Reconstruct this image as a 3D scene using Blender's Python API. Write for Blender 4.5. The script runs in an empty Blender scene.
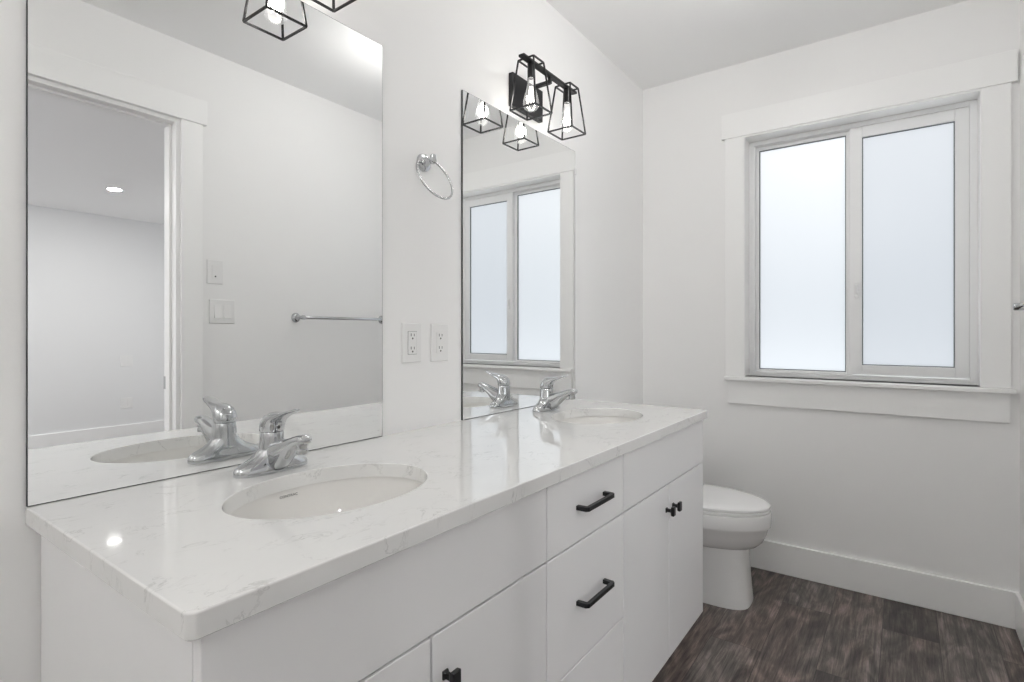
import bpy, bmesh, math, random
from mathutils import Vector, Matrix
PI = math.pi
scn = bpy.context.scene
COL = scn.collection

# ------------------------------------------------------------ camera
cd = bpy.data.cameras.new('camera')
cam = bpy.data.objects.new('camera', cd)
COL.objects.link(cam)
cam.location = (-2.9011, -1.192, 1.17)
cam.rotation_euler = (PI / 2, 0, 0.627 - PI / 2)
cd.sensor_width = 36.0
cd.lens = 540.96 / 1024 * 36
cd.shift_y = -(341.0 - 332.41) / 1024
cd.clip_start = 0.02
scn.camera = cam
scn.view_settings.view_transform = 'Standard'
scn.view_settings.look = 'None'
scn.view_settings.gamma = 1.0
scn.view_settings.use_curve_mapping = False
scn.view_settings.exposure = 0.12
scn.cycles.max_bounces = 16
scn.cycles.diffuse_bounces = 12
scn.cycles.glossy_bounces = 6
scn.cycles.transmission_bounces = 8
scn.cycles.transparent_max_bounces = 16
scn.cycles.caustics_reflective = True
scn.cycles.blur_glossy = 1.0
scn.cycles.sample_clamp_indirect = 6.0
scn.cycles.caustics_refractive = True

# ------------------------------------------------------------ world: bright overcast sky, lower half brightened to light the room
WORLD_S = 2.0
world = bpy.data.worlds.new('overcast sky')
scn.world = world
world.use_nodes = True
wn = world.node_tree.nodes; wl = world.node_tree.links
wn.clear()
wtc = wn.new('ShaderNodeTexCoord'); wsep = wn.new('ShaderNodeSeparateXYZ')
wmr = wn.new('ShaderNodeMapRange'); wmr.inputs['From Min'].default_value = -1.0; wmr.inputs['From Max'].default_value = 1.0
wcr = wn.new('ShaderNodeValToRGB')      # bright below and above, dim at the horizon, shaped to brighten the room
we = wcr.color_ramp.elements
we[0].position = 0.0; we[0].color = (0.88, 0.90, 0.92, 1)
we[1].position = 1.0; we[1].color = (1.0, 1.0, 1.0, 1)
for p_, c_ in ((0.40, (0.66, 0.69, 0.72, 1)), (0.485, (0.215, 0.235, 0.255, 1)), (0.53, (0.215, 0.235, 0.255, 1)), (0.60, (0.30, 0.315, 0.33, 1)), (0.68, (0.42, 0.425, 0.43, 1)), (0.80, (0.85, 0.85, 0.85, 1))):
    e_ = we.new(p_); e_.color = c_
wbg = wn.new('ShaderNodeBackground'); wbg.inputs['Strength'].default_value = WORLD_S
wo = wn.new('ShaderNodeOutputWorld')
wl.new(wtc.outputs['Generated'], wsep.inputs[0]); wl.new(wsep.outputs['Z'], wmr.inputs['Value'])
wl.new(wmr.outputs[0], wcr.inputs[0]); wl.new(wcr.outputs[0], wbg.inputs[0]); wl.new(wbg.outputs[0], wo.inputs[0])

def area_light(name, loc, rot, sx, sy, power, col=(1, 1, 1), shape='RECTANGLE', spread=PI):
    d = bpy.data.lights.new(name, 'AREA'); d.shape = shape; d.size = sx; d.size_y = sy
    d.energy = power; d.color = col; d.spread = spread
    o = bpy.data.objects.new(name, d); COL.objects.link(o); o.location = loc; o.rotation_euler = rot
    return o
BULB_W = 0.46; FILL_GLOBE_W = 17.0; FILL_MID_W = 6.0
# added area light for daylight from an unseen window (west end of the bedroom)
area_light('bedroom_daylight', (-4.53, -4.3, 1.35), (0, -PI / 2, 0), 1.4, 2.2, 28, (0.93, 0.96, 1.0))

# ------------------------------------------------------------ materials
def mat(name, col, rough=0.5, metal=0.0, **kw):
    m = bpy.data.materials.new(name); m.use_nodes = True
    b = m.node_tree.nodes['Principled BSDF']
    b.inputs['Base Color'].default_value = (*col, 1); b.inputs['Roughness'].default_value = rough
    b.inputs['Metallic'].default_value = metal
    for k, v in kw.items():
        b.inputs[k.replace('_', ' ')].default_value = v
    return m
def bump(m, scale, strength, dist=0.002, detail=4):
    nt = m.node_tree; b = nt.nodes['Principled BSDF']
    tc = nt.nodes.new('ShaderNodeTexCoord'); n = nt.nodes.new('ShaderNodeTexNoise'); bp = nt.nodes.new('ShaderNodeBump')
    n.inputs['Scale'].default_value = scale; n.inputs['Detail'].default_value = detail
    bp.inputs['Strength'].default_value = strength; bp.inputs['Distance'].default_value = dist
    nt.links.new(tc.outputs['Object'], n.inputs['Vector']); nt.links.new(n.outputs['Fac'], bp.inputs['Height'])
    nt.links.new(bp.outputs['Normal'], b.inputs['Normal'])
    return m
M = {}
M['wall'] = bump(mat('wall paint', (0.892, 0.890, 0.886), 0.6), 180, 0.08)
M['bed_wall'] = bump(mat('bedroom paint', (0.82, 0.825, 0.83), 0.65), 180, 0.08)
M['ceiling'] = bump(mat('ceiling paint', (0.93, 0.93, 0.93), 0.8), 120, 0.15)
M['trim'] = mat('trim paint', (0.93, 0.93, 0.925), 0.32)
M['vinyl'] = mat('white window vinyl', (0.90, 0.905, 0.91), 0.3)
M['gasket'] = mat('dark window gasket', (0.10, 0.11, 0.12), 0.5)
M['cab'] = bump(mat('white cabinet laminate', (0.88, 0.88, 0.885), 0.30), 260, 0.02, 0.0005)
M['carcass'] = mat('cabinet box edge', (0.62, 0.62, 0.62), 0.5)
M['ceramic'] = mat('glazed white ceramic', (0.89, 0.89, 0.885), 0.07, Coat_Weight=0.3)
M['basin'] = mat('glazed basin ceramic', (0.84, 0.83, 0.81), 0.08, Coat_Weight=0.3)
M['seat'] = mat('toilet seat plastic', (0.92, 0.92, 0.92), 0.14)
M['chrome'] = mat('polished chrome', (0.54, 0.55, 0.56), 0.05, 1.0)
M['dark_hole'] = mat('dark recess', (0.05, 0.05, 0.055), 0.5)
M['black'] = mat('matte black metal', (0.012, 0.012, 0.014), 0.38, 0.2)
M['black_rod'] = mat('black lamp rods', (0.012, 0.012, 0.013), 0.3, 0.2)
M['plate'] = mat('white switch plastic', (0.84, 0.84, 0.835), 0.3)
M['mirror'] = mat('mirror silvering', (0.965, 0.972, 0.97), 0.0, 1.0)
M['mirror_edge'] = mat('mirror glass edge', (0.03, 0.035, 0.034), 0.5)
M['clip'] = mat('clear clip', (0.9, 0.9, 0.9), 0.1)
M['logo'] = mat('grey printed mark', (0.10, 0.10, 0.11), 0.5)
M['steel'] = mat('brushed steel strike', (0.45, 0.45, 0.45), 0.35, 1.0)

def glass_pane(name, tint):
    m = bpy.data.materials.new(name); m.use_nodes = True; nt = m.node_tree; nt.nodes.clear()
    o = nt.nodes.new('ShaderNodeOutputMaterial'); mix = nt.nodes.new('ShaderNodeMixShader'); mix.inputs[0].default_value = 0.62
    tr = nt.nodes.new('ShaderNodeBsdfTranslucent'); tr.inputs[0].default_value = (*tint, 1)
    rf = nt.nodes.new('ShaderNodeBsdfRefraction'); rf.inputs['Roughness'].default_value = 0.75; rf.inputs['IOR'].default_value = 1.15
    rf.inputs[0].default_value = (*tint, 1)
    gl = nt.nodes.new('ShaderNodeBsdfGlossy'); gl.inputs['Roughness'].default_value = 0.25
    fr = nt.nodes.new('ShaderNodeFresnel'); fr.inputs['IOR'].default_value = 1.3; m2 = nt.nodes.new('ShaderNodeMixShader')
    nt.links.new(tr.outputs[0], mix.inputs[1]); nt.links.new(rf.outputs[0], mix.inputs[2])
    nt.links.new(fr.outputs[0], m2.inputs[0]); nt.links.new(mix.outputs[0], m2.inputs[1]); nt.links.new(gl.outputs[0], m2.inputs[2])
    nt.links.new(m2.outputs[0], o.inputs[0])
    return m
M['pane'] = glass_pane('frosted glass', (0.97, 0.985, 1.0))
M['pane_grey'] = glass_pane('greyer frosted glass', (0.865, 0.88, 0.90))  # sliding pane tinted greyer than the fixed one

def bulb_glass():
    m = bpy.data.materials.new('clear bulb glass'); m.use_nodes = True; nt = m.node_tree; nt.nodes.clear()
    o = nt.nodes.new('ShaderNodeOutputMaterial'); t = nt.nodes.new('ShaderNodeBsdfTransparent')
    g = nt.nodes.new('ShaderNodeBsdfGlossy'); g.inputs['Roughness'].default_value = 0.03
    lw = nt.nodes.new('ShaderNodeLayerWeight'); lw.inputs['Blend'].default_value = 0.35
    mx = nt.nodes.new('ShaderNodeMixShader'); em = nt.nodes.new('ShaderNodeEmission'); em.inputs['Strength'].default_value = 0.10
    em.inputs[0].default_value = (1, 0.985, 0.95, 1); ad = nt.nodes.new('ShaderNodeAddShader')
    mt = nt.nodes.new('ShaderNodeMath'); mt.operation = 'MULTIPLY'; mt.inputs[1].default_value = 0.6
    nt.links.new(lw.outputs['Facing'], mt.inputs[0]); nt.links.new(mt.outputs[0], mx.inputs[0])
    nt.links.new(t.outputs[0], mx.inputs[1]); nt.links.new(g.outputs[0], mx.inputs[2])
    nt.links.new(mx.outputs[0], ad.inputs[0]); nt.links.new(em.outputs[0], ad.inputs[1]); nt.links.new(ad.outputs[0], o.inputs[0])
    return m
M['bulb'] = bulb_glass()
def emis(name, col, s):
    m = bpy.data.materials.new(name); m.use_nodes = True; nt = m.node_tree; nt.nodes.clear()
    o = nt.nodes.new('ShaderNodeOutputMaterial'); e = nt.nodes.new('ShaderNodeEmission')
    e.inputs[0].default_value = (*col, 1); e.inputs[1].default_value = s; nt.links.new(e.outputs[0], o.inputs[0]); return m
M['filament'] = emis('glowing filament', (1, 0.97, 0.9), 3.0)
M['led'] = emis('led diffuser', (1, 0.985, 0.96), 10.0)

def quartz():
    m = mat('white quartz', (0.86, 0.86, 0.85), 0.07, Coat_Weight=0.35, Coat_Roughness=0.03); nt = m.node_tree; b = nt.nodes['Principled BSDF']; L = nt.links
    tc = nt.nodes.new('ShaderNodeTexCoord')
    mp = nt.nodes.new('ShaderNodeMapping'); mp.inputs['Rotation'].default_value = (0, 0, 0.5); mp.inputs['Scale'].default_value = (1, 1.9, 1)
    L.new(tc.outputs['Object'], mp.inputs[0])
    n1 = nt.nodes.new('ShaderNodeTexNoise'); n1.inputs['Scale'].default_value = 9; n1.inputs['Detail'].default_value = 8
    n1.inputs['Roughness'].default_value = 0.62; n1.inputs['Distortion'].default_value = 0.9
    L.new(mp.outputs[0], n1.inputs['Vector'])
    # thin veins where the noise crosses 0.5
    s = nt.nodes.new('ShaderNodeMath'); s.operation = 'SUBTRACT'; s.inputs[1].default_value = 0.5; L.new(n1.outputs['Fac'], s.inputs[0])
    a = nt.nodes.new('ShaderNodeMath'); a.operation = 'ABSOLUTE'; L.new(s.outputs[0], a.inputs[0])
    r = nt.nodes.new('ShaderNodeMapRange'); r.inputs['From Min'].default_value = 0.0; r.inputs['From Max'].default_value = 0.015
    r.inputs['To Min'].default_value = 1; r.inputs['To Max'].default_value = 0; L.new(a.outputs[0], r.inputs['Value'])
    n2 = nt.nodes.new('ShaderNodeTexNoise'); n2.inputs['Scale'].default_value = 14; L.new(tc.outputs['Object'], n2.inputs['Vector'])
    r2 = nt.nodes.new('ShaderNodeMapRange'); r2.inputs['From Min'].default_value = 0.46; r2.inputs['From Max'].default_value = 0.62; L.new(n2.outputs['Fac'], r2.inputs['Value'])
    mu = nt.nodes.new('ShaderNodeMath'); mu.operation = 'MULTIPLY'; L.new(r.outputs[0], mu.inputs[0]); L.new(r2.outputs[0], mu.inputs[1])
    mu2 = nt.nodes.new('ShaderNodeMath'); mu2.operation = 'MULTIPLY'; mu2.inputs[1].default_value = 0.5; L.new(mu.outputs[0], mu2.inputs[0])
    mx = nt.nodes.new('ShaderNodeMix'); mx.data_type = 'RGBA'
    mx.inputs['A'].default_value = (0.84, 0.84, 0.83, 1); mx.inputs['B'].default_value = (0.42, 0.42, 0.41, 1)
    L.new(mu2.outputs[0], mx.inputs['Factor'])
    n3 = nt.nodes.new('ShaderNodeTexNoise'); n3.inputs['Scale'].default_value = 5; n3.inputs['Detail'].default_value = 5; L.new(tc.outputs['Object'], n3.inputs['Vector'])
    r3 = nt.nodes.new('ShaderNodeMapRange'); r3.inputs['To Min'].default_value = 0.94; r3.inputs['To Max'].default_value = 1.02; L.new(n3.outputs['Fac'], r3.inputs['Value'])
    m3 = nt.nodes.new('ShaderNodeMix'); m3.data_type = 'RGBA'; m3.blend_type = 'MULTIPLY'; m3.inputs['Factor'].default_value = 1
    cmb = nt.nodes.new('ShaderNodeCombineColor')
    for k in range(3): L.new(r3.outputs[0], cmb.inputs[k])
    L.new(mx.outputs['Result'], m3.inputs['A']); L.new(cmb.outputs[0], m3.inputs['B'])
    L.new(m3.outputs['Result'], b.inputs['Base Color'])
    return m
M['quartz'] = quartz()

def planks():
    m = mat('grey brown vinyl planks', (0.1, 0.1, 0.1), 0.42); nt = m.node_tree; b = nt.nodes['Principled BSDF']; L = nt.links
    tc = nt.nodes.new('ShaderNodeTexCoord')
    br = nt.nodes.new('ShaderNodeTexBrick'); br.offset = 0.37; br.offset_frequency = 2; br.squash = 1
    br.inputs['Scale'].default_value = 1.0; br.inputs['Brick Width'].default_value = 1.22; br.inputs['Row Height'].default_value = 0.178
    br.inputs['Mortar Size'].default_value = 0.0009; br.inputs['Mortar Smooth'].default_value = 0.2; br.inputs['Bias'].default_value = 0.0
    br.inputs['Color1'].default_value = (0, 0, 0, 1); br.inputs['Color2'].default_value = (1, 1, 1, 1); br.inputs['Mortar'].default_value = (0.5, 0.5, 0.5, 1)
    mp0 = nt.nodes.new('ShaderNodeMapping'); mp0.inputs['Location'].default_value = (0.31, 0.055, 0); L.new(tc.outputs['Object'], mp0.inputs[0]); L.new(mp0.outputs[0], br.inputs['Vector'])
    # per plank offset of the grain
    sc = nt.nodes.new('ShaderNodeVectorMath'); sc.operation = 'MULTIPLY_ADD'; sc.inputs[1].default_value = (7.3, 3.1, 5.7)
    L.new(br.outputs['Color'], sc.inputs[0]); L.new(tc.outputs['Object'], sc.inputs[2])
    mp = nt.nodes.new('ShaderNodeMapping'); mp.inputs['Scale'].default_value = (1.0, 15, 1); L.new(sc.outputs[0], mp.inputs[0])
    n1 = nt.nodes.new('ShaderNodeTexNoise'); n1.inputs['Scale'].default_value = 3.0; n1.inputs['Detail'].default_value = 9; n1.inputs['Roughness'].default_value = 0.72; n1.inputs['Distortion'].default_value = 0.9
    L.new(mp.outputs[0], n1.inputs['Vector'])
    mp2 = nt.nodes.new('ShaderNodeMapping'); mp2.inputs['Scale'].default_value = (1.5, 4.0, 1); L.new(sc.outputs[0], mp2.inputs[0])
    n2 = nt.nodes.new('ShaderNodeTexNoise'); n2.inputs['Scale'].default_value = 2.2; n2.inputs['Detail'].default_value = 5; n2.inputs['Distortion'].default_value = 2.2
    L.new(mp2.outputs[0], n2.inputs['Vector'])
    cr = nt.nodes.new('ShaderNodeValToRGB'); e = cr.color_ramp.elements
    e[0].position = 0.36; e[0].color = (0.022, 0.018, 0.017, 1); e[1].position = 0.66; e[1].color = (0.275, 0.228, 0.206, 1)
    ne = e.new(0.5); ne.color = (0.104, 0.086, 0.078, 1)
    ad = nt.nodes.new('ShaderNodeMath'); ad.operation = 'MULTIPLY_ADD'; ad.inputs[1].default_value = 0.55
    ad2 = nt.nodes.new('ShaderNodeMath'); ad2.operation = 'MULTIPLY'; ad2.inputs[1].default_value = 0.45
    L.new(n2.outputs['Fac'], ad2.inputs[0]); L.new(n1.outputs['Fac'], ad.inputs[0]); L.new(ad2.outputs[0], ad.inputs[2]); L.new(ad.outputs[0], cr.inputs[0])
    mp3 = nt.nodes.new('ShaderNodeMapping'); mp3.inputs['Scale'].default_value = (3.0, 60, 1); L.new(sc.outputs[0], mp3.inputs[0])
    n3 = nt.nodes.new('ShaderNodeTexNoise'); n3.inputs['Scale'].default_value = 3.0; n3.inputs['Detail'].default_value = 6; n3.inputs['Roughness'].default_value = 0.7; n3.inputs['Distortion'].default_value = 0.5
    L.new(mp3.outputs[0], n3.inputs['Vector'])
    g3 = nt.nodes.new('ShaderNodeMapRange'); g3.inputs['From Min'].default_value = 0.3; g3.inputs['From Max'].default_value = 0.7; g3.inputs['To Min'].default_value = 0.5; g3.inputs['To Max'].default_value = 1.5
    L.new(n3.outputs['Fac'], g3.inputs['Value'])
    # per plank value
    hv = nt.nodes.new('ShaderNodeMapRange'); hv.inputs['To Min'].default_value = 0.55; hv.inputs['To Max'].default_value = 1.30
    L.new(br.outputs['Color'], hv.inputs['Value'])
    hm = nt.nodes.new('ShaderNodeMath'); hm.operation = 'MULTIPLY'; L.new(hv.outputs[0], hm.inputs[0]); L.new(g3.outputs[0], hm.inputs[1])
    mm = nt.nodes.new('ShaderNodeVectorMath'); mm.operation = 'SCALE'; L.new(cr.outputs[0], mm.inputs[0]); L.new(hm.outputs[0], mm.inputs['Scale'])
    n4 = nt.nodes.new('ShaderNodeTexNoise'); n4.inputs['Scale'].default_value = 1.3; n4.inputs['Detail'].default_value = 3; L.new(mp2.outputs[0], n4.inputs['Vector'])
    t4 = nt.nodes.new('ShaderNodeMapRange'); t4.inputs['From Min'].default_value = 0.4; t4.inputs['From Max'].default_value = 0.6; L.new(n4.outputs['Fac'], t4.inputs['Value'])
    tn = nt.nodes.new('ShaderNodeMix'); tn.data_type = 'RGBA'; tn.inputs['A'].default_value = (0.97, 1.0, 1.0, 1); tn.inputs['B'].default_value = (1.06, 0.98, 0.95, 1); L.new(t4.outputs[0], tn.inputs['Factor'])
    tm = nt.nodes.new('ShaderNodeVectorMath'); tm.operation = 'MULTIPLY'; L.new(mm.outputs[0], tm.inputs[0]); L.new(tn.outputs['Result'], tm.inputs[1]); mm = tm
    sm = nt.nodes.new('ShaderNodeMix'); sm.data_type = 'RGBA'; L.new(br.outputs['Fac'], sm.inputs['Factor']); L.new(mm.outputs[0], sm.inputs['A']); sm.inputs['B'].default_value = (0.02, 0.018, 0.017, 1)
    L.new(sm.outputs['Result'], b.inputs['Base Color'])
    bp = nt.nodes.new('ShaderNodeBump'); bp.inputs['Strength'].default_value = 0.25; bp.inputs['Distance'].default_value = 0.002
    L.new(ad.outputs[0], bp.inputs['Height']); L.new(bp.outputs[0], b.inputs['Normal'])
    return m
M['planks'] = planks()

# ------------------------------------------------------------ mesh helpers
def new_bm(): return bmesh.new()
def obj(name, bm, m, parent=None, smooth=False, bevel=0, seg=2, sub=0, angle=40):
    me = bpy.data.meshes.new(name)
    bmesh.ops.recalc_face_normals(bm, faces=bm.faces)
    bm.to_mesh(me); bm.free()
    o = bpy.data.objects.new(name, me); COL.objects.link(o)
    if m is not None: me.materials.append(m)
    if parent is not None: o.parent = parent
    if smooth or bevel:
        for p in me.polygons: p.use_smooth = True
        try: me.set_sharp_from_angle(angle=math.radians(angle))
        except Exception: pass
    if bevel:
        md = o.modifiers.new('bevel', 'BEVEL'); md.width = bevel; md.segments = seg; md.limit_method = 'ANGLE'; md.harden_normals = True
    if sub:
        md = o.modifiers.new('sub', 'SUBSURF'); md.levels = sub; md.render_levels = sub
    return o
def box(bm, x0, x1, y0, y1, z0, z1):
    vs = [bm.verts.new(p) for p in ((x0, y0, z0), (x1, y0, z0), (x1, y1, z0), (x0, y1, z0), (x0, y0, z1), (x1, y0, z1), (x1, y1, z1), (x0, y1, z1))]
    for f in ((3, 2, 1, 0), (4, 5, 6, 7), (0, 1, 5, 4), (1, 2, 6, 5), (2, 3, 7, 6), (3, 0, 4, 7)):
        bm.faces.new([vs[i] for i in f])
    return vs
def bx(*a):
    bm = new_bm(); box(bm, *a); return bm
def loft(bm, rings, cap0=True, cap1=True, closed=False):
    R = [[bm.verts.new(p) for p in r] for r in rings]
    n = len(R[0])
    pairs = list(zip(R[:-1], R[1:])) + ([(R[-1], R[0])] if closed else [])
    for a, b in pairs:
        for i in range(n):
            j = (i + 1) % n
            bm.faces.new((a[i], a[j], b[j], b[i]))
    if not closed:
        if cap0: bm.faces.new(R[0][::-1])
        if cap1: bm.faces.new(R[-1])
    return R
def ellring(c, u, v, a, b, n=32, p=2.0):
    c = Vector(c); u = Vector(u).normalized(); v = Vector(v).normalized(); out = []
    for i in range(n):
        t = 2 * PI * i / n; ct, st = math.cos(t), math.sin(t)
        out.append(c + u * (a * math.copysign(abs(ct) ** (2 / p), ct)) + v * (b * math.copysign(abs(st) ** (2 / p), st)))
    return out
def lathe(bm, prof, c=(0, 0, 0), axis='Z', n=32, sx=1, sy=1, cap=True):
    rings = []
    for r, h in prof:
        r = max(r, 1e-4)
        if axis == 'Z': rings.append(ellring((c[0], c[1], c[2] + h), (1, 0, 0), (0, 1, 0), r * sx, r * sy, n))
        elif axis == 'Y': rings.append(ellring((c[0], c[1] + h, c[2]), (1, 0, 0), (0, 0, 1), r * sx, r * sy, n))
        else: rings.append(ellring((c[0] + h, c[1], c[2]), (0, 1, 0), (0, 0, 1), r * sx, r * sy, n))
    loft(bm, rings, cap, cap)
def rod(bm, a, b, w, h=None, n=4, up=(0, 0, 1)):
    a = Vector(a); b = Vector(b); d = (b - a).normalized(); up = Vector(up)
    if abs(d.dot(up)) > 0.98: up = Vector((0, 1, 0))
    u = d.cross(up).normalized(); v = u.cross(d).normalized(); h = h or w
    if n == 4:
        rings = [[p + u * sx * w / 2 + v * sy * h / 2 for sx, sy in ((-1, -1), (1, -1), (1, 1), (-1, 1))] for p in (a, b)]
    else:
        rings = [ellring(p, u, v, w / 2, h / 2, n) for p in (a, b)]
    loft(bm, rings)
def tag(o, label=None, cat=None, group=None, kind=None):
    if label: o['label'] = label
    if cat: o['category'] = cat
    if group: o['group'] = group
    if kind: o['kind'] = kind
    return o
def thing(name, loc=(0, 0, 0), label=None, cat=None, group=None, kind=None, rz=0):
    o = bpy.data.objects.new(name, None); COL.objects.link(o); o.location = loc; o.rotation_euler = (0, 0, rz); o.empty_display_size = 0.05
    return tag(o, label, cat, group, kind)
def copy_tree(o, parent=None, loc=None):
    c = o.copy(); COL.objects.link(c)
    if parent is not None: c.parent = parent
    if loc is not None: c.location = loc
    for ch in list(o.children): copy_tree(ch, c)
    return c
def struct(name, bm, m, **k):
    o = obj(name, bm, m, **k); o['kind'] = 'structure'; return o

# ------------------------------------------------------------ room shell
YR = -1.562; CH = 2.535; XB = -4.3
XD0, XD1, DZ = -2.60, -1.781, 2.148          # doorway in the right wall
WY0, WY1, WZ0, WZ1 = -1.443, -0.543, 0.948, 2.150   # window opening
BY = -5.90; BX0 = -4.6; BCH = 2.446; WT = 0.125
struct('floor', bx(BX0 - .1, 0.16, BY - .1, 0.12, -0.08, 0.0), M['planks'])
struct('ceiling', bx(XB - .1, 0.16, YR - WT / 2, 0.12, CH, CH + 0.1), M['ceiling'])
struct('wall_mirror_side', bx(XB, 0.0, 0.0, 0.12, 0, CH), M['wall'])
bm = new_bm()
box(bm, 0, 0.16, WY1, 0.12, 0, CH); box(bm, 0, 0.16, YR - WT / 2, WY0, 0, CH)
box(bm, 0, 0.16, WY0, WY1, 0, WZ0); box(bm, 0, 0.16, WY0, WY1, WZ1, CH)
struct('wall_window_side', bm, M['wall'])
bm = new_bm()
box(bm, XB, XD0 - .02, YR - WT, YR, 0, CH); box(bm, XD1 + .02, 0, YR - WT, YR, 0, CH); box(bm, XD0 - .02, XD1 + .02, YR - WT, YR, DZ + .02, CH)
struct('wall_right', bm, M['wall'])
struct('wall_back', bx(XB - 0.1, XB, YR - WT / 2, 0.12, 0, CH), M['wall'])
# bedroom seen through the doorway, in the mirror
struct('bedroom_ceiling', bx(BX0 - .1, 0.16, BY - .1, YR - WT, BCH, BCH + .1), M['ceiling'])
struct('wall_bedroom_far', bx(BX0, 0.0, BY - .1, BY, 0, BCH), M['bed_wall'])
struct('wall_bedroom_side', bx(0, 0.16, BY - .1, YR - WT, 0, BCH), M['bed_wall'])
struct('wall_bedroom_back', bx(BX0 - .1, BX0, BY - .1, YR - WT, 0, BCH), M['bed_wall'])
def base_board(name, pts_box):
    return struct(name, bx(*pts_box), M['trim'], bevel=0.003)
base_board('baseboard_window_side', (-0.015, 0.0, YR, 0, 0, 0.146))
base_board('baseboard_right', (XD1 + 0.09 + .02, -0.0151, YR, YR + 0.015, 0, 0.146))
base_board('baseboard_mirror_side', (-0.80, -0.0151, -0.015, 0, 0, 0.146))
base_board('baseboard_left', (XB, -2.66, -0.015, 0, 0, 0.146))
base_board('baseboard_bedroom', (BX0, -0.0, BY, BY + 0.015, 0, 0.135))

# ------------------------------------------------------------ window
win = thing('window_1', (0, 0, 0), 'white sliding window with two frosted panes above the baseboard', 'window', kind='structure')
FX0, FX1 = 0.085, 0.158
fw = 0.026
bm = new_bm()
box(bm, FX0, FX1, WY1 - fw, WY1, WZ0, WZ1); box(bm, FX0, FX1, WY0, WY0 + fw, WZ0, WZ1)
box(bm, FX0, FX1, WY0 + fw, WY1 - fw, WZ0, WZ0 + 0.022); box(bm, FX0, FX1, WY0 + fw, WY1 - fw, WZ1 - .022, WZ1)
obj('window_frame', bm, M['vinyl'], win, bevel=0.002)
# fixed sash, far side
def sash(y0, y1, z0, z1, x0, x1, wl_, wr, wt, wb, name='window_sash'):
    bm = new_bm()
    box(bm, x0, x1, y1 - wl_, y1, z0, z1); box(bm, x0, x1, y0, y0 + wr, z0, z1)
    box(bm, x0, x1, y0 + wr, y1 - wl_, z1 - wt, z1); box(bm, x0, x1, y0 + wr, y1 - wl_, z0, z0 + wb)
    s = obj(name, bm, M['vinyl'], win, bevel=0.0025)
    g = new_bm(); xg = (x0 + x1) / 2; e = 0.0035
    a, b_, c, d = y0 + wr, y1 - wl_, z0 + wb, z1 - wt
    box(g, xg - .006, xg + .004, b_ - e, b_, c, d); box(g, xg - .006, xg + .004, a, a + e, c, d)
    box(g, xg - .006, xg + .004, a + e, b_ - e, d - e, d); box(g, xg - .006, xg + .004, a + e, b_ - e, c, c + e)
    obj('gasket', g, M['gasket'], s)
    return s, (xg, a + e, b_ - e, c + e, d - e)
z0w, z1w = WZ0 + .022, WZ1 - .022
s1, p1 = sash(-1.00, WY1 - fw, z0w, z1w, 0.122, 0.144, 0.015, 0.032, 0.018, 0.011)
s2, p2 = sash(WY0 + fw, -0.985, z0w + .004, z1w, 0.092, 0.118, 0.049, 0.048, 0.050, 0.044)
for s, p, mm in ((s1, p1, M['pane']), (s2, p2, M['pane_grey'])):
    bm = new_bm(); x = p[0]
    vs = [bm.verts.new(q) for q in ((x, p[1] - .003, p[3] - .003), (x, p[2] + .003, p[3] - .003), (x, p[2] + .003, p[4] + .003), (x, p[1] - .003, p[4] + .003))]
    bm.faces.new(vs); obj('window_pane', bm, mm, s)
bm = new_bm(); box(bm, 0.080, 0.0925, -1.022, -1.004, 1.33, 1.40)
box(bm, 0.070, 0.084, -1.018, -1.008, 1.35, 1.39)
obj('window_latch', bm, M['vinyl'], win, bevel=0.003)
# jamb liners
bm = new_bm()
box(bm, -0.0165, FX0, WY1 - .0005, WY1 + .0055, WZ0, WZ1 + .0075); box(bm, -0.0165, FX0, WY0 - .0055, WY0 + .0005, WZ0, WZ1 + .0075)
box(bm, -0.0165, FX0, WY0, WY1, WZ1 - .0005, WZ1 + .0075)
obj('window_jamb', bm, M['trim'], win)
# casing and stool
t = struct('trim_1', bx(-0.024, 0, -1.554, -0.434, 2.157, 2.281), M['trim'], bevel=0.002)
t = struct('trim_2', bx(-0.018, 0, -0.538, -0.451, 0.948, 2.157), M['trim'], bevel=0.002)
t = struct('trim_3', bx(-0.018, 0, -1.535, -1.448, 0.948, 2.157), M['trim'], bevel=0.002)
t = struct('trim_4', bx(-0.046, FX0, -1.549, -0.451, 0.929, 0.948), M['trim'], bevel=0.003)
t = struct('trim_5', bx(-0.018, 0, -1.532, -0.462, 0.810, 0.929), M['trim'], bevel=0.002)

# ------------------------------------------------------------ doorway
dr = thing('door_1', (XD1, YR, 0), 'open doorway with flat white casing in the wall opposite the mirrors', 'doorway', kind='structure')
def dbx(*a):
    x0, x1, y0, y1, z0, z1 = a
    return bx(x0 - XD1, x1 - XD1, y0 - YR, y1 - YR, z0, z1)
bm = new_bm()
for a in ((XD1, XD1 + .02, YR - WT, YR, 0, DZ + .02), (XD0 - .02, XD0, YR - WT, YR, 0, DZ + .02), (XD0, XD1, YR - WT, YR, DZ, DZ + .02)):
    x0, x1, y0, y1, z0, z1 = a; box(bm, x0 - XD1, x1 - XD1, y0 - YR, y1 - YR, z0, z1)
obj('door_jamb', bm, M['trim'], dr, bevel=0.0015)
bm = new_bm()
for a in ((XD1 - .011, XD1, YR - .085, YR - .045, 0, DZ), (XD0, XD0 + .011, YR - .085, YR - .045, 0, DZ), (XD0 + .011, XD1 - .011, YR - .085, YR - .045, DZ - .011, DZ)):
    x0, x1, y0, y1, z0, z1 = a; box(bm, x0 - XD1, x1 - XD1, y0 - YR, y1 - YR, z0, z1)
obj('door_stop', bm, M['trim'], dr, bevel=0.0015)
bm = new_bm()
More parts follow.
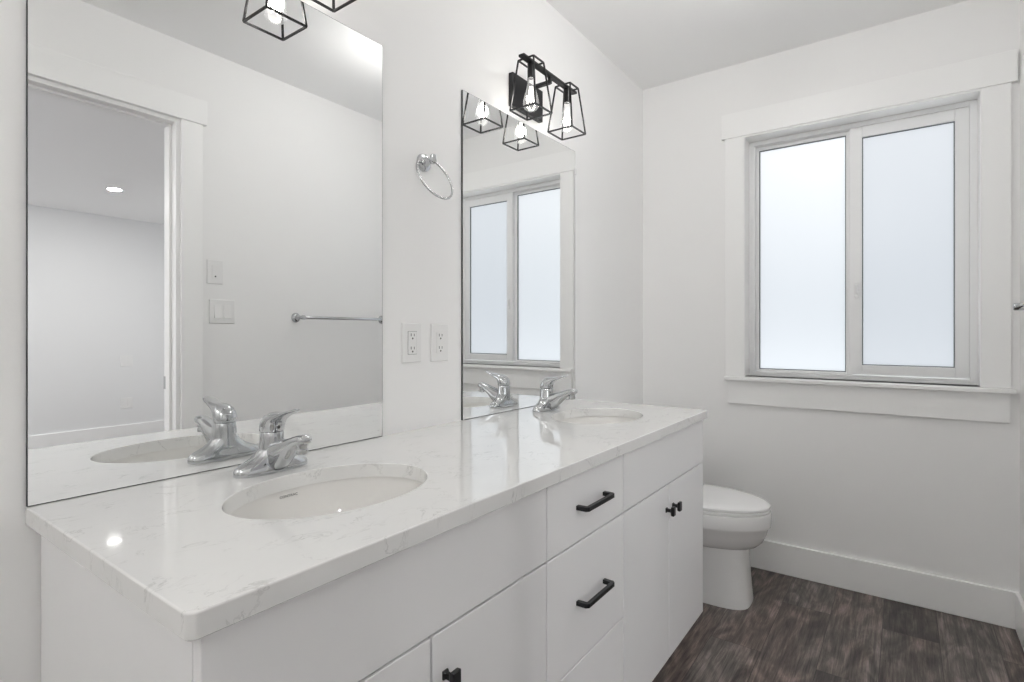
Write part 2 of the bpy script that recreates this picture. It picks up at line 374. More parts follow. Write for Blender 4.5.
for a in ((XD1 + .017, XD1 + .111, YR, YR + .018, 0, 2.165), (XD0 - .111, XD0 - .017, YR, YR + .018, 0, 2.165), (XD0 - .129, XD1 + .129, YR, YR + .024, 2.165, 2.281)):
    x0, x1, y0, y1, z0, z1 = a; box(bm, x0 - XD1, x1 - XD1, y0 - YR, y1 - YR, z0, z1)
obj('door_casing', bm, M['trim'], dr, bevel=0.002)
bm = dbx(XD1 - .003, XD1 + .001, YR - WT - .002, YR - WT + .030, 0.90, 0.96)
obj('strike_plate', bm, M['steel'], dr, bevel=0.001)

# ------------------------------------------------------------ vanity cabinets
ZT, ZB, CT = 0.8776, 0.115, 0.0300
ZC = ZT - CT
FY = -0.578; BYF = -0.559
def front(bm_parent, x0, x1, z0, z1, name, label=None):
    g = 0.002
    o = obj(name, bx(x0 + g, x1 - g, FY, BYF - .0005, z0 + g, z1 - g), M['cab'], bm_parent, bevel=0.002)
    return o
def cab_body(x0, x1, parent, left_panel=False, right_panel=False):
    bm = new_bm()
    t_ = 0.016; yb = -0.004
    zt = ZC - .0005
    box(bm, x0 + .0006, x0 + t_, BYF, yb, ZB if not left_panel else 0.0, zt); box(bm, x1 - t_, x1 - .0006, BYF, yb, ZB if not right_panel else 0.0, zt)
    box(bm, x0 + t_, x1 - t_, BYF, yb, ZB, ZB + t_); box(bm, x0 + t_, x1 - t_, yb - .01, yb, ZB + t_, zt)
    box(bm, x0 + t_, x1 - t_, BYF, BYF + .09, zt - t_, zt)
    o = obj('body', bm, M['cab'], parent, bevel=0.001, seg=1)
    obj('toe_kick', bx(x0 + t_, x1 - t_, -0.50, -0.485, 0.0, ZB), M['cab'], parent)
    return o
def bar_pull(parent, cx, cz):
    # straight square bar pull whose ends slope back to two feet
    bm = new_bm(); L_ = 0.074; w = 0.0105; out = 0.031
    y0 = FY + .0003; yb = FY - out
    prof = [(-L_, y0), (-L_ + .0115, y0), (-L_ + .0135, yb + .0095), (L_ - .0135, yb + .0095), (L_ - .0115, y0), (L_, y0), (L_ - .001, yb + .006), (L_ - .008, yb), (-L_ + .008, yb), (-L_ + .001, yb + .006)]
    a = [bm.verts.new((cx + p[0], p[1], cz - w / 2)) for p in prof]; b = [bm.verts.new((cx + p[0], p[1], cz + w / 2)) for p in prof]
    n = len(prof)
    for i in range(n): bm.faces.new((a[i], a[(i + 1) % n], b[(i + 1) % n], b[i]))
    bm.faces.new(a[::-1]); bm.faces.new(b)
    for f in list(bm.faces):
        pass
    bmesh.ops.triangulate(bm, faces=[f for f in bm.faces if len(f.verts) > 4])
    o = obj('handle', bm, M['black'], parent, bevel=0.0012, seg=2); o['label'] = 'matte black bar pull'; return o
def sq_knob(parent, cx, cz):
    bm = new_bm()
    rings = []
    for y, hw, hh in ((FY + .0003, .0065, .0075), (FY - .0025, .0065, .0075), (FY - .006, .0042, .005), (FY - .016, .0042, .005), (FY - .019, .0095, .0135), (FY - .027, .010, .0145), (FY - .0285, .0085, .013)):
        rings.append([Vector((cx + sx * hw, y, cz + sz * hh)) for sx, sz in ((-1, -1), (1, -1), (1, 1), (-1, 1))])
    loft(bm, rings)
    o = obj('knob', bm, M['black'], parent, bevel=0.0008, seg=1); o['label'] = 'small matte black square knob'; return o
XL, XM1, XM2, XR_ = -2.627, -1.927, -1.540, -0.824
ZS = 0.6815
cabg = 'white vanity cabinets under the quartz top'
c1 = thing('vanity_cabinet', (0, 0, 0), 'white flat-front sink cabinet nearest the camera, left end of the vanity', 'cabinet', cabg)
cab_body(XL, XM1, c1, left_panel=False)
front(c1, XL - .001, XM1, ZS, ZC - .004, 'false_front')
d = front(c1, XL - .001, -2.273, ZB, ZS, 'door'); sq_knob(d, -2.303, 0.606)
d = front(c1, -2.273, XM1, ZB, ZS, 'door'); sq_knob(d, -2.243, 0.606)
c2 = thing('drawer_cabinet', (0, 0, 0), 'white three-drawer cabinet with black bar pulls in the middle of the vanity', 'cabinet', cabg)
cab_body(XM1, XM2, c2)
for z0, z1, hz in ((ZS, ZC - .004, 0.764), (0.401, ZS, 0.543), (ZB, 0.401, 0.262)):
    d = front(c2, XM1, XM2, z0, z1, 'drawer'); bar_pull(d, (XM1 + XM2) / 2 + .006, hz)
c3 = thing('vanity_cabinet', (0, 0, 0), 'white flat-front sink cabinet beside the toilet, right end of the vanity', 'cabinet', cabg)
cab_body(XM2, XR_, c3)
front(c3, XM2, XR_ + .001, ZS, ZC - .004, 'false_front')
d = front(c3, XM2, -1.188, ZB, ZS, 'door'); sq_knob(d, -1.216, 0.604)
d = front(c3, -1.188, XR_ + .001, ZB, ZS, 'door'); sq_knob(d, -1.156, 0.604)

# ------------------------------------------------------------ quartz countertop with two oval cut-outs
SX = (-2.266, -1.177); SY = -0.3155; SA, SB = 0.197, 0.147
def counter():
    bm = new_bm()
    x0, x1, y0, y1 = -2.6455, -0.8140, -0.5935, -0.0005
    def outline(off, z):
        r = 0.013 - off; pts = [(x0 + off, y1), ]
        for cx, a0 in ((x0 + .013, PI), (x1 - .013, 1.5 * PI)):
            for k in range(7):
                a = a0 + k * PI / 12
                pts.append((cx + r * math.cos(a), y0 + .013 + r * math.sin(a)))
        pts.append((x1 - off, y1))
        return [bm.verts.new((p[0], p[1], z)) for p in pts]
    def hole(cx, off, z, n=96):
        return [bm.verts.new((cx + (SA + off) * math.cos(2 * PI * k / n), SY + (SB + off) * math.sin(2 * PI * k / n), z)) for k in range(n)]
    levels = ((0.0028, ZT), (0.0009, ZT - .0009), (0.0, ZT - .0028), (0.0, ZC + .0015), (0.0015, ZC))
    O = [outline(o, z) for o, z in levels]
    H = [[hole(c, o, z) for o, z in ((0.0022, ZT), (0.0007, ZT - .0007), (0, ZT - .0022), (0, ZC))] for c in SX]
    def strip(a, b):
        n = len(a)
        for i in range(n): bm.faces.new((a[i], a[(i + 1) % n], b[(i + 1) % n], b[i]))
    for a, b in zip(O[:-1], O[1:]): strip(a, b)
    for h in H:
        for a, b in zip(h[:-1], h[1:]): strip(a, b)
    for lv, hi in ((0, 0), (-1, -1)):
        es = []
        for loop in [O[lv]] + [h[hi] for h in H]:
            for i in range(len(loop)):
                e = bm.edges.get((loop[i], loop[(i + 1) % len(loop)])) or bm.edges.new((loop[i], loop[(i + 1) % len(loop)]))
                es.append(e)
        bmesh.ops.triangle_fill(bm, use_beauty=True, use_dissolve=False, edges=es)
    o = obj('countertop', bm, M['quartz'], None, smooth=True, angle=50)
    wnm = o.modifiers.new('weighted', 'WEIGHTED_NORMAL'); wnm.keep_sharp = True; wnm.weight = 100
    return tag(o, 'white veined quartz countertop running across all the vanity cabinets', 'countertop')
counter()

# ------------------------------------------------------------ undermount sinks
def make_sink():
    root = thing('sink', (0, 0, 0))
    bm = new_bm(); n = 72; rings = []
    top = ZC - .0006
    prof = [(1.10, 0.0), (1.035, 0.0), (1.028, -.003), (1.02, -.012), (0.985, -.045), (0.90, -.088), (0.74, -.122), (0.50, -.142), (0.26, -.149), (0.12, -.151)]
    for s, z in prof: rings.append(ellring((0, 0, top + z), (1, 0, 0), (0, 1, 0), SA * s, SB * s, n))
    # outside shell
    for s, z in ((0.12, -.163), (0.5, -.157), (0.80, -.135), (0.98, -.09), (1.06, -.045), (1.10, -.010)):
        rings.append(ellring((0, 0, top + z), (1, 0, 0), (0, 1, 0), SA * s, SB * s, n))
    loft(bm, rings, closed=True)
    b = obj('basin', bm, M['basin'], root, smooth=True, angle=60)
    bm = new_bm(); lathe(bm, [(0.0305, -.0005), (0.0305, .0015), (0.027, .003), (0.021, .0015), (0.0205, -.002), (0.0001, -.002)], (0, 0, top - .149), n=32)
    dr_ = obj('drain', bm, M['chrome'], root, smooth=True); dr_['label'] = 'chrome drain'
    bm = new_bm(); lathe(bm, [(0.0185, -.002), (0.0185, .003), (0.016, .005), (0.0001, .0055)], (0, 0, top - .149), n=32)
    obj('stopper', bm, M['chrome'], dr_, smooth=True)
    # printed maker's mark on the basin wall behind the tap
    cu = bpy.data.curves.new('mark', 'FONT'); cu.body = 'CONTRAC'; cu.size = 0.0075; cu.extrude = 0.0002; cu.align_x = 'CENTER'; cu.space_character = 1.1
    to = bpy.data.objects.new('tmp', cu); COL.objects.link(to)
    dg = bpy.context.evaluated_depsgraph_get(); me = bpy.data.meshes.new_from_object(to.evaluated_get(dg))
    bpy.data.objects.remove(to); me.name = 'printed_mark'; me.materials.clear(); me.materials.append(M['logo'])
    # wrap the letters onto the basin wall
    for v in me.vertices:
        x, y, z = v.co
        th = math.radians(91) - x / 0.19
        zz = -0.008 - (0.0075 - y) * 0.95
        f = (zz + .012) / -.033; s = 1.02 + (0.985 - 1.02) * max(0, f) - .0015 / SA - z / SA
        v.co = ((SA * s) * math.cos(th), (SB * s) * math.sin(th), top + zz)
    mo = bpy.data.objects.new('printed_mark', me); COL.objects.link(mo); mo.parent = b; mo['label'] = 'small grey printed maker mark'
    return root
k1 = make_sink(); k1.location = (SX[0], SY, 0); tag(k1, 'oval white undermount sink nearest the camera, with small printed mark', 'sink', 'undermount oval sinks')
k2 = copy_tree(k1, loc=(SX[1], SY, 0)); tag(k2, 'oval white undermount sink at the window end of the counter', 'sink')

# ------------------------------------------------------------ taps
def make_tap():
    root = thing('faucet', (0, 0, 0))
    # base: long rounded plate that swells up to the centre
    bm = new_bm(); rings = []
    for z, a, b in ((0.0, .0795, .0275), (.002, .0805, .0283), (.010, .0800, .0280), (.0155, .0775, .0270), (.0205, .0710, .0258), (.0250, .0600, .0252), (.031, .0475, .0252), (.038, .0375, .0255), (.046, .0305, .0255), (.050, .0275, .025)):
        rings.append(ellring((0, 0, z), (1, 0, 0), (0, 1, 0), a, b, 56, 2.5 - z * 10))
    loft(bm, rings)
    obj('base_plate', bm, M['chrome'], root, smooth=True, angle=70)
    bm = new_bm(); rings = []
    for z, r, y in ((.030, .0290, .000), (.045, .0268, .0), (.060, .0248, .001), (.072, .0238, .0012), (.0820, .0233, .001), (.0835, .0222, .001)):
        rings.append(ellring((0, y, z), (1, 0, 0), (0, 1, 0), r, r, 40))
    loft(bm, rings)
    obj('body', bm, M['chrome'], root, smooth=True, angle=60)
    # spout reaching forward (-y) and up, drop nozzle at its end
    bm = new_bm(); rings = []
    secs = [(-.004, .031, .0240, .030, 0.05), (-.022, .0335, .0225, .0310, .14), (-.040, .0415, .0208, .0270, .34), (-.058, .0530, .0192, .0205, .46), (-.077, .0640, .0178, .0150, .46), (-.095, .0725, .0168, .0122, .36), (-.110, .0772, .0162, .0110, .18), (-.120, .0783, .0148, .0098, .0), (-.1255, .0783, .0112, .0070, .0), (-.1275, .0783, .004, .003, .0)]
    for y, z, a, b, tl in secs:
        rings.append(ellring((0, y, z), (1, 0, 0), (0, -math.sin(tl) * -1, math.cos(tl)), a, b, 36, 2.5))
    loft(bm, rings)
    sp = obj('spout', bm, M['chrome'], root, smooth=True, angle=60)
    bm = new_bm(); lathe(bm, [(.0118, .073), (.0118, .0655), (.0108, .0640), (.0108, .0600), (.0122, .0595), (.0122, .0510), (.0112, .0495), (.0085, .0495), (.0080, .053)], (0, -.1090, 0), n=28)
    obj('aerator', bm, M['chrome'], sp, smooth=True, angle=35)
    # handle: domed cap with fin-like lever over the spout
    bm = new_bm(); rings = []
    # sections along the lever from back of the dome to the tip: (y, zlow, zhigh, halfwidth)
    def sec(c, a, b, tilt, p=2.3):
        return ellring(c, (1, 0, 0), (0, -math.sin(tilt), math.cos(tilt)), a, b, 36, p)
    spine = [(.0010, .0845, 0, .0236, .0236), (.0010, .0855, 0, .0245, .0245), (.0004, .0945, 3, .0246, .0246), (-.0026, .1025, 14, .0243, .0238), (-.0085, .1085, 33, .0234, .0200), (-.0170, .1130, 52, .0220, .0150),
             (-.0280, .1165, 66, .0203, .0105), (-.0400, .1198, 71, .0188, .0074), (-.0530, .1235, 73, .0176, .0054), (-.0660, .1277, 74, .0165, .0042), (-.0770, .1314, 75, .0150, .0034), (-.0850, .1338, 76, .0120, .0028), (-.0890, .1350, 76, .0070, .0020), (-.0905, .1354, 76, .0020, .0008)]
    for y, z, deg, hx, hy in spine:
        th = math.radians(deg)
        rings.append(ellring((0, y, z), (1, 0, 0), (0, math.cos(th), math.sin(th)), hx, hy, 40, 2.15))
    loft(bm, rings)
    h = obj('handle', bm, M['chrome'], root, smooth=True, angle=60)
    bm = new_bm(); lathe(bm, [(.0001, -.001), (.0036, -.001), (.0036, .0012), (.0001, .0012)], (0, 0, 0), axis='Y', n=16)
    bmesh.ops.translate(bm, verts=bm.verts, vec=(0, -.0245, .0945))
    b_ = obj('set_screw_plug', bm, M['dark_hole'], h); b_['label'] = 'small dark plug'
    return root
FYW = -0.107
f1 = make_tap(); f1.location = (SX[0] - .0045, FYW, ZT); tag(f1, 'chrome single-lever faucet behind the sink nearest the camera', 'faucet', 'chrome faucets')
f2 = copy_tree(f1, loc=(SX[1] - .0045, FYW, ZT)); tag(f2, 'chrome single-lever faucet behind the sink by the window end', 'faucet')

# ------------------------------------------------------------ mirrors
def make_mirror(x0, x1, z1, label, clip_side):
    root = thing('wall_mirror', ((x0 + x1) / 2, 0, ZT), label, 'mirror', 'frameless wall mirrors')
    w = (x1 - x0) / 2; h = z1 - ZT; z0 = .0008
    bm = new_bm()
    box(bm, -w, w, -.0058, -.0005, z0, h)
    g = obj('glass_edge', bm, M['mirror_edge'], root); g['label'] = 'dark polished glass edge'
    bm = new_bm(); e = .0012
    box(bm, -w + e, w - e, -.0064, -.0060, z0 + e, h - e)
    obj('mirror_face', bm, M['mirror'], root)
    for cz in (h - .09,):
        bm = new_bm(); x = w * clip_side
        box(bm, x - .006, x + .007, -.0095, -.0064, cz - .013, cz + .013); box(bm, x + .0003, x + .007, -.0064, -.0003, cz - .013, cz + .013) if clip_side > 0 else box(bm, x - .007, x - .0003, -.0064, -.0003, cz - .013, cz + .013)
        if clip_side > 0: c = obj('mirror_clip', bm, M['clip'], root, bevel=0.001); c['label'] = 'small clear plastic clip'
        else: bm.free()
    return root
make_mirror(-2.6450, -1.8840, 1.9755, 'large frameless mirror on the wall behind the nearest sink, reflecting the doorway', -1)
make_mirror(-1.5440, -0.7835, 1.9755, 'frameless mirror behind the far sink, reflecting the frosted window', 1)

# ------------------------------------------------------------ vanity lights
def make_vanity_light():
    root = thing('vanity_light', (0, 0, 0))
    pl = obj('back_plate', bx(-.103, .103, -.020, -.0004, 2.012, 2.136), M['black'], root, bevel=0.002)
    bm = new_bm(); rod(bm, (0, -.018, 2.108), (0, -.117, 2.108), .016, .012); rod(bm, (0, -.117, 2.102), (0, -.117, 2.128), .012)
    obj('arm', bm, M['black_rod'], root, bevel=0.0008, seg=1)
    obj('bar', bx(-.188, .188, -.1290, -.1050, 2.128, 2.1375), M['black_rod'], root, bevel=0.002)
    for lx in (-.1265, .1265):
        cg = bpy.data.objects.new('lantern_cage', None)
        bm = new_bm(); rt, rb, zt, zb, w = .0325, .0535, 2.1335, 1.955, .0048
        T = [(lx + sx * rt, -.117 + sy * rt, zt) for sx, sy in ((-1, -1), (1, -1), (1, 1), (-1, 1))]
        B = [(lx + sx * rb, -.117 + sy * rb, zb) for sx, sy in ((-1, -1), (1, -1), (1, 1), (-1, 1))]
        for i in range(4):
            rod(bm, T[i], T[(i + 1) % 4], w); rod(bm, B[i], B[(i + 1) % 4], w); rod(bm, T[i], B[i], w)
        rod(bm, (lx - rt, -.117, zt), (lx + rt, -.117, zt), w)
        cage = obj('lantern_cage', bm, M['black_rod'], root); cage['label'] = 'open black wire lantern cage'
        bm = new_bm(); lathe(bm, [(.013, 0.0), (.013, -.052), (.0115, -.053), (.0115, -.040)], (lx, -.117, 2.127), n=24)
        obj('socket', bm, M['black_rod'], root, smooth=True, angle=35)
        bm = new_bm(); lathe(bm, [(.0105, .004), (.0112, -.006), (.0135, -.022), (.0185, -.042), (.0245, -.062), (.0285, -.080), (.0292, -.089), (.0275, -.099), (.0225, -.1075), (.0140, -.1130), (.0055, -.1152), (.0001, -.1155)], (lx, -.117, 2.073), n=32)
        bu = obj('light_bulb', bm, M['bulb'], root, smooth=True, angle=80); bu['label'] = 'lit clear teardrop bulb'
        bm = new_bm()
        for k in range(5):
            a = 2 * PI * k / 5; b_ = 2 * PI * (k + .5) / 5
            p = (lx + .0055 * math.cos(a), -.117 + .0055 * math.sin(a), 2.045); q = (lx + .0125 * math.cos(b_), -.117 + .0125 * math.sin(b_), 1.985)
            r_ = (lx + .0055 * math.cos(a + 1.25), -.117 + .0055 * math.sin(a + 1.25), 2.045)
            rod(bm, p, q, .0022, n=6); rod(bm, q, r_, .0022, n=6)
        obj('filament', bm, M['filament'], bu)
        ld = bpy.data.lights.new('bulb_glow', 'POINT'); ld.energy = BULB_W; ld.color = (1, .965, .91); ld.shadow_soft_size = .022
        lo = bpy.data.objects.new('bulb_glow', ld); COL.objects.link(lo); lo.location = (lx, -.117, 2.010); lo.parent = root
    return root
l1 = make_vanity_light(); l1.location = (SX[0], 0, 0); tag(l1, 'black two-lantern vanity light above the nearest mirror, mostly above the picture edge', 'wall lamp', 'black lantern vanity lights')
l2 = copy_tree(l1, loc=(-1.1753, 0, 0)); tag(l2, 'black two-lantern vanity light above the far mirror, fully in view', 'wall lamp')

# ------------------------------------------------------------ recessed ceiling lights and added unseen fill lamps
def downlight(x, y, z, label, power, group=None):
    root = thing('recessed_light', (x, y, z), label, 'ceiling light', group)
    bm = new_bm(); lathe(bm, [(.068, -.0002), (.068, -.004), (.064, -.006), (.055, -.006), (.053, -.003), (.053, -.0005)], (0, 0, 0), n=40, cap=True)
    obj('trim_ring', bm, M['plate'], root, smooth=True, angle=30)
    bm = new_bm(); lathe(bm, [(.0001, -.0058), (.0525, -.0058), (.0525, -.0042), (.0001, -.0042)], (0, 0, 0), n=40)
    obj('diffuser', bm, M['led'], root)
    a = area_light('downlight_beam', (0, 0, -.008), (0, 0, 0), .10, .10, power, (1, .985, .965), 'DISK'); a.parent = root
    return root
downlight(-1.081, -4.50 , BCH, 'round recessed ceiling light in the bedroom, seen through the doorway in the mirror', 14.0)
for bx_, by_, tx in ((-3.2, -4.5, 'towards the bedroom window'), (-3.2, -2.7, 'nearest the bathroom wall, towards the bedroom window')):
    downlight(bx_, by_, BCH, 'added out-of-view recessed fill light in the bedroom, ' + tx, 14.0)  # extra downlights added out of view to brighten the bedroom
def fill_globe(x, y, z, label, power, r=.13):  # glowing globe added out of view to brighten walls and ceiling
    root = thing('added_fill_globe', (x, y, z), label, 'ceiling light')
    bm = new_bm(); lathe(bm, [(.060, -.0003), (.060, -.014), (.052, -.020), (.012, -.022), (.012, -.030), (.045, -.034), (.045, -.050)], (0, 0, 0), n=40, cap=True)
    obj('fill_canopy', bm, M['chrome'], root, smooth=True, angle=30)
    bm = new_bm(); bmesh.ops.create_uvsphere(bm, u_segments=40, v_segments=24, radius=r, matrix=Matrix.Translation((0, 0, -.046 - r)))
    obj('fill_shade', bm, emis('added fill glow', (1, .985, .96), power / (4 * PI * PI * r * r)), root, smooth=True, angle=80)
    return root
fill_globe(-4.02, -0.78, CH, 'added fill globe, out of view at the back wall behind the camera', FILL_GLOBE_W)
fill_globe(-1.10, -0.75, CH, 'added fill globe, out of view in the middle of the bathroom ceiling', FILL_MID_W, .10)

# ------------------------------------------------------------ wall plates
def plate_base(w, h, t_=.006):
    bm = new_bm()
    rings = [[Vector((sx * (w / 2 - o), y, sz * (h / 2 - o))) for sx, sz in ((-1, -1), (1, -1), (1, 1), (-1, 1))] for o, y in ((0, -.0003), (0, -.0035), (.0025, -t_))]
    loft(bm, rings); return bm
def make_outlet(gfci=True):
    root = thing('power_outlet', (0, 0, 0))
    pl = obj('face_plate', plate_base(.077, .118), M['plate'], root, bevel=0.0006, seg=1)
    bm = bx(-.0168, .0168, -.0078, -.0055, -.0335, .0335)
    obj('receptacle', bm, M['plate'], root, bevel=0.0008, seg=1)
    bm = new_bm(); fr = .0009
    box(bm, -.0178, -.0169, -.00625, -.0058, -.0345, .0345); box(bm, .0169, .0178, -.00625, -.0058, -.0345, .0345)
    box(bm, -.0169, .0169, -.00625, -.0058, .0336, .0345); box(bm, -.0169, .0169, -.00625, -.0058, -.0345, -.0336)
    if gfci: obj('gap_line', bm, M['dark_hole'], root)
    else: bm.free()
    for cz in (.0195, -.0195):
        bm = new_bm()
        box(bm, -.0075, -.0053, -.0083, -.0077, cz, cz + .0085); box(bm, .0053, .0072, -.0083, -.0077, cz, cz + .0078)
        lathe(bm, [(.0028, -.0083), (.0028, -.0077)], (0, 0, cz - .0065), axis='Y', n=14)
        obj('socket_slots', bm, M['dark_hole'], root)
    return root
o1 = make_outlet(True); o1.location = (-1.7705, 0, 1.139); tag(o1, 'white duplex outlet with thin dark outline, left of the pair between the mirrors', 'outlet', 'outlets between the mirrors')
o2 = make_outlet(False); o2.location = (-1.6505, 0, 1.138); tag(o2, 'white duplex outlet without outline, right of the pair between the mirrors', 'outlet', 'outlets between the mirrors')
s1_ = thing('light_switch', (-1.6065, YR, 1.466), 'white single wall control with a small dark dot, above the double switch in the mirror', 'switch', rz=PI)
obj('face_plate', plate_base(.077, .118), M['plate'], s1_, bevel=0.0006, seg=1)
obj('rocker', bx(-.0165, .0165, -.0085, -.0055, -.0335, .0335), M['plate'], s1_, bevel=0.001)
bm = new_bm(); lathe(bm, [(.0038, -.0095), (.0038, -.008)], (0, 0, -.022), axis='Y', n=16); q = obj('sensor_dot', bm, M['dark_hole'], s1_)
q['label'] = 'small dark dot'
s2_ = thing('light_switch', (-1.572, YR, 1.273), 'white double rocker switch beside the doorway, seen in the nearest mirror', 'switch', rz=PI)
obj('face_plate', plate_base(.125, .118), M['plate'], s2_, bevel=0.0006, seg=1)
for dx in (-.0235, .0235):
    bm = new_bm()
    vs = [(-.0165, -.0068, .0335), (.0165, -.0068, .0335), (.0165, -.0055, .0335), (-.0165, -.0055, .0335), (-.0165, -.0125, -.0335), (.0165, -.0125, -.0335), (.0165, -.0055, -.0335), (-.0165, -.0055, -.0335)]
    v = [bm.verts.new((x + dx, y, z)) for x, y, z in vs]
    for f in ((0, 1, 2, 3), (7, 6, 5, 4), (0, 4, 5, 1), (1, 5, 6, 2), (2, 6, 7, 3), (3, 7, 4, 0)): bm.faces.new([v[i] for i in f])
    obj('rocker', bm, M['plate'], s2_, bevel=0.0008, seg=1)
for zc, lab in ((.848, 'white wall plate on the bedroom wall, upper one, seen in the mirror through the doorway'), (.377, 'white outlet on the bedroom wall near the baseboard, seen in the mirror through the doorway')):
    r_ = thing('power_outlet', (-.518, BY, zc), lab, 'outlet', rz=PI)
    obj('face_plate', plate_base(.12, .118), M['plate'], r_, bevel=0.0006, seg=1)
    bm = new_bm()
    for dx in (-.024, .024): box(bm, dx - .0165, dx + .0165, -.0085, -.0055, -.033, .033)
    obj('receptacle', bm, M['plate'], r_, bevel=0.0008, seg=1)

# ------------------------------------------------------------ towel ring
tr = thing('towel_ring', (-1.720, 0, 1.6885), 'round chrome towel ring on the wall between the two mirrors', 'towel ring')
bm = new_bm(); lathe(bm, [(.0275, -.0003), (.0275, -.004), (.0255, -.0085), (.0200, -.0110), (.0150, -.0120), (.0120, -.0170), (.0095, -.0280), (.0090, -.0350), (.0110, -.0380), (.0110, -.0460), (.0090, -.0485), (.0001, -.0490)], (0, 0, 0), axis='Y', n=36)
obj('wall_mount', bm, M['chrome'], tr, smooth=True, angle=35)
bm = new_bm(); lathe(bm, [(.0001, -.0135), (.0070, -.0135), (.0085, -.0115), (.0085, .0115), (.0070, .0135), (.0001, .0135)], (0, -.0425, .004), axis='Z', n=24)
obj('barrel', bm, M['chrome'], tr, smooth=True, angle=35)
bm = new_bm(); rr, rt = .0685, .0034; N = 96
rings = []
for k in range(N):
    a = 2 * PI * k / N
    tilt = 0.0
    c = Vector((rr * math.sin(a), 0, -rr * math.cos(a) + 0))
    rad = c.normalized()
    rings.append(ellring(Vector((0, 0, -rr)) + c, rad, (0, 1, 0), rt, rt, 12))
loft(bm, rings, closed=True)
bmesh.ops.rotate(bm, verts=bm.verts, cent=(0, 0, 0), matrix=Matrix.Rotation(math.radians(-24), 3, 'X'))
bmesh.ops.translate(bm, verts=bm.verts, vec=(-.021, -.0430, -.0005))
obj('ring', bm, M['chrome'], tr, smooth=True, angle=80)

# ------------------------------------------------------------ towel bar on the right wall
tb = thing('towel_bar', (-0.865, YR, 1.252), 'chrome towel bar on the right wall, reflected in the nearest mirror', 'towel bar')
for s in (-1, 1):
    bm = new_bm(); lathe(bm, [(.0265, .0003), (.0265, .004), (.0235, .009), (.0165, .0115), (.0125, .016), (.0105, .030), (.0100, .060), (.0120, .064), (.0120, .084), (.0100, .087), (.0001, .0875)], (s * .305, 0, 0), axis='Y', n=32)
    obj('wall_mount', bm, M['chrome'], tb, smooth=True, angle=35)
bm = new_bm(); lathe(bm, [(.0001, -.325), (.006, -.325), (.0085, -.322), (.0085, .322), (.006, .325), (.0001, .325)], (0, .074, 0), axis='X', n=24)
obj('bar', bm, M['chrome'], tb, smooth=True, angle=50)

# ------------------------------------------------------------ toilet (faces -y, tank against the mirror wall)
def oval(cy, z, hw, back, fr, n=64, p=2.0, pf=2.0):
    """egg outline: half width hw, widest at cy, reaching 'back' towards +y and 'fr' towards -y"""
    out = []
    for i in range(n):
        t = 2 * PI * i / n; ct, st = math.cos(t), math.sin(t)
        pp = pf if st < 0 else p
        x = hw * math.copysign(abs(ct) ** (2 / pp), ct); y = (back if st > 0 else fr) * math.copysign(abs(st) ** (2 / pp), st)
        out.append(Vector((x, cy + y, z)))
    return out
to = thing('toilet', (-0.405, 0, 0), 'white toilet with closed lid standing between the vanity and the window wall', 'toilet')
bm = new_bm()
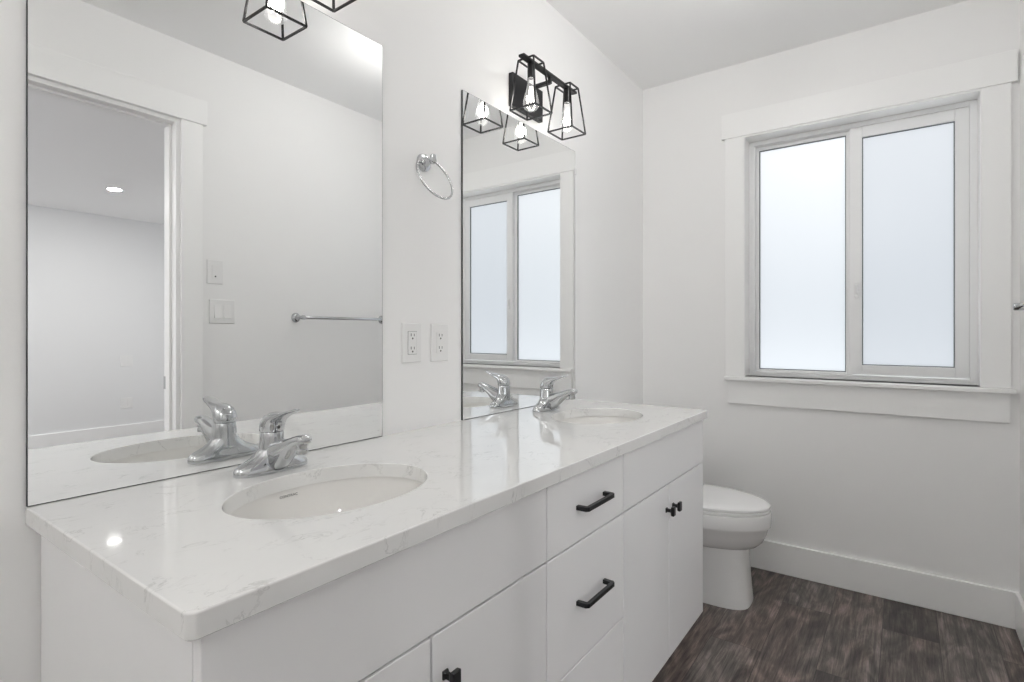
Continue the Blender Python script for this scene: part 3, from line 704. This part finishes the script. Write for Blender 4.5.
# pedestal column: flares a little to the floor, boxy with rounded front
R_ = [oval(-.42, 0.0, .114, .26, .240, p=3.4, pf=3.8), oval(-.42, .012, .114, .26, .240, p=3.4, pf=3.8), oval(-.42, .05, .111, .25, .236, p=3.4, pf=3.8), oval(-.42, .12, .108, .245, .231, p=3.2, pf=3.6), oval(-.42, .19, .106, .24, .228, p=3, pf=3.3), oval(-.42, .225, .108, .24, .229, p=2.8, pf=3.0), oval(-.425, .26, .112, .24, .228, p=2.4, pf=2.4)]
loft(bm, R_)
obj('pedestal', bm, M['ceramic'], to, smooth=True, angle=70)
bm = new_bm()
R_ = [oval(-.43, .236, .088, .235, .205, p=2.4), oval(-.435, .240, .108, .240, .223), oval(-.44, .252, .130, .245, .242), oval(-.445, .275, .152, .25, .260), oval(-.445, .305, .167, .255, .273), oval(-.445, .334, .177, .26, .282), oval(-.445, .343, .1855, .262, .290), oval(-.445, .352, .188, .263, .2925), oval(-.445, .395, .189, .263, .2935), oval(-.445, .402, .187, .262, .2915), oval(-.445, .404, .182, .258, .286)]
loft(bm, R_)
obj('bowl', bm, M['ceramic'], to, smooth=True, angle=50)
bm = new_bm()
R_ = [oval(-.445, .4042, .170, .225, .274), oval(-.445, .4065, .172, .227, .276), oval(-.445, .4067, .182, .236, .286), oval(-.445, .4085, .184, .237, .288), oval(-.445, .4155, .184, .237, .288), oval(-.445, .4170, .182, .236, .286), oval(-.445, .4172, .165, .22, .27), oval(-.445, .4205, .165, .22, .27)]
loft(bm, R_)
obj('seat', bm, M['seat'], to, smooth=True, angle=45)
bm = new_bm()
R_ = [oval(-.445, .4206, .181, .236, .285), oval(-.445, .4225, .184, .238, .288), oval(-.445, .431, .184, .238, .288), oval(-.445, .4355, .179, .234, .283), oval(-.445, .438, .165, .222, .268), oval(-.445, .4395, .120, .175, .215), oval(-.445, .4400, .05, .08, .09)]
loft(bm, R_)
obj('lid', bm, M['seat'], to, smooth=True, angle=45)
for s in (-1, 1):
    bm = new_bm(); lathe(bm, [(.016, .404), (.018, .407), (.018, .436), (.014, .441), (.0001, .442)], (s * .075, -.212, 0), n=20)
    obj('hinge_cap', bm, M['seat'], to, smooth=True, angle=40)
bm = new_bm()
R_ = [[Vector((x, y, z)) for x, y in ((-w_, -.022), (w_, -.022), (w_ + .0, yb + .02), (w_ - .02, yb), (-w_ + .02, yb), (-w_, yb + .02))] for z, w_, yb in ((.395, .185, -.195), (.42, .195, -.200), (.72, .205, -.208))]
loft(bm, R_)
obj('tank', bm, M['ceramic'], to, bevel=0.012, seg=3)
obj('tank_lid', bx(-.213, .213, -.217, -.018, .7205, .752), M['ceramic'], to, bevel=0.009, seg=3)
bm = new_bm(); rod(bm, (-.15, -.205, .67), (-.15, -.226, .67), .016, n=16); rod(bm, (-.158, -.226, .67), (-.085, -.228, .662), .010, .012, n=12)
obj('flush_lever', bm, M['chrome'], to, smooth=True)
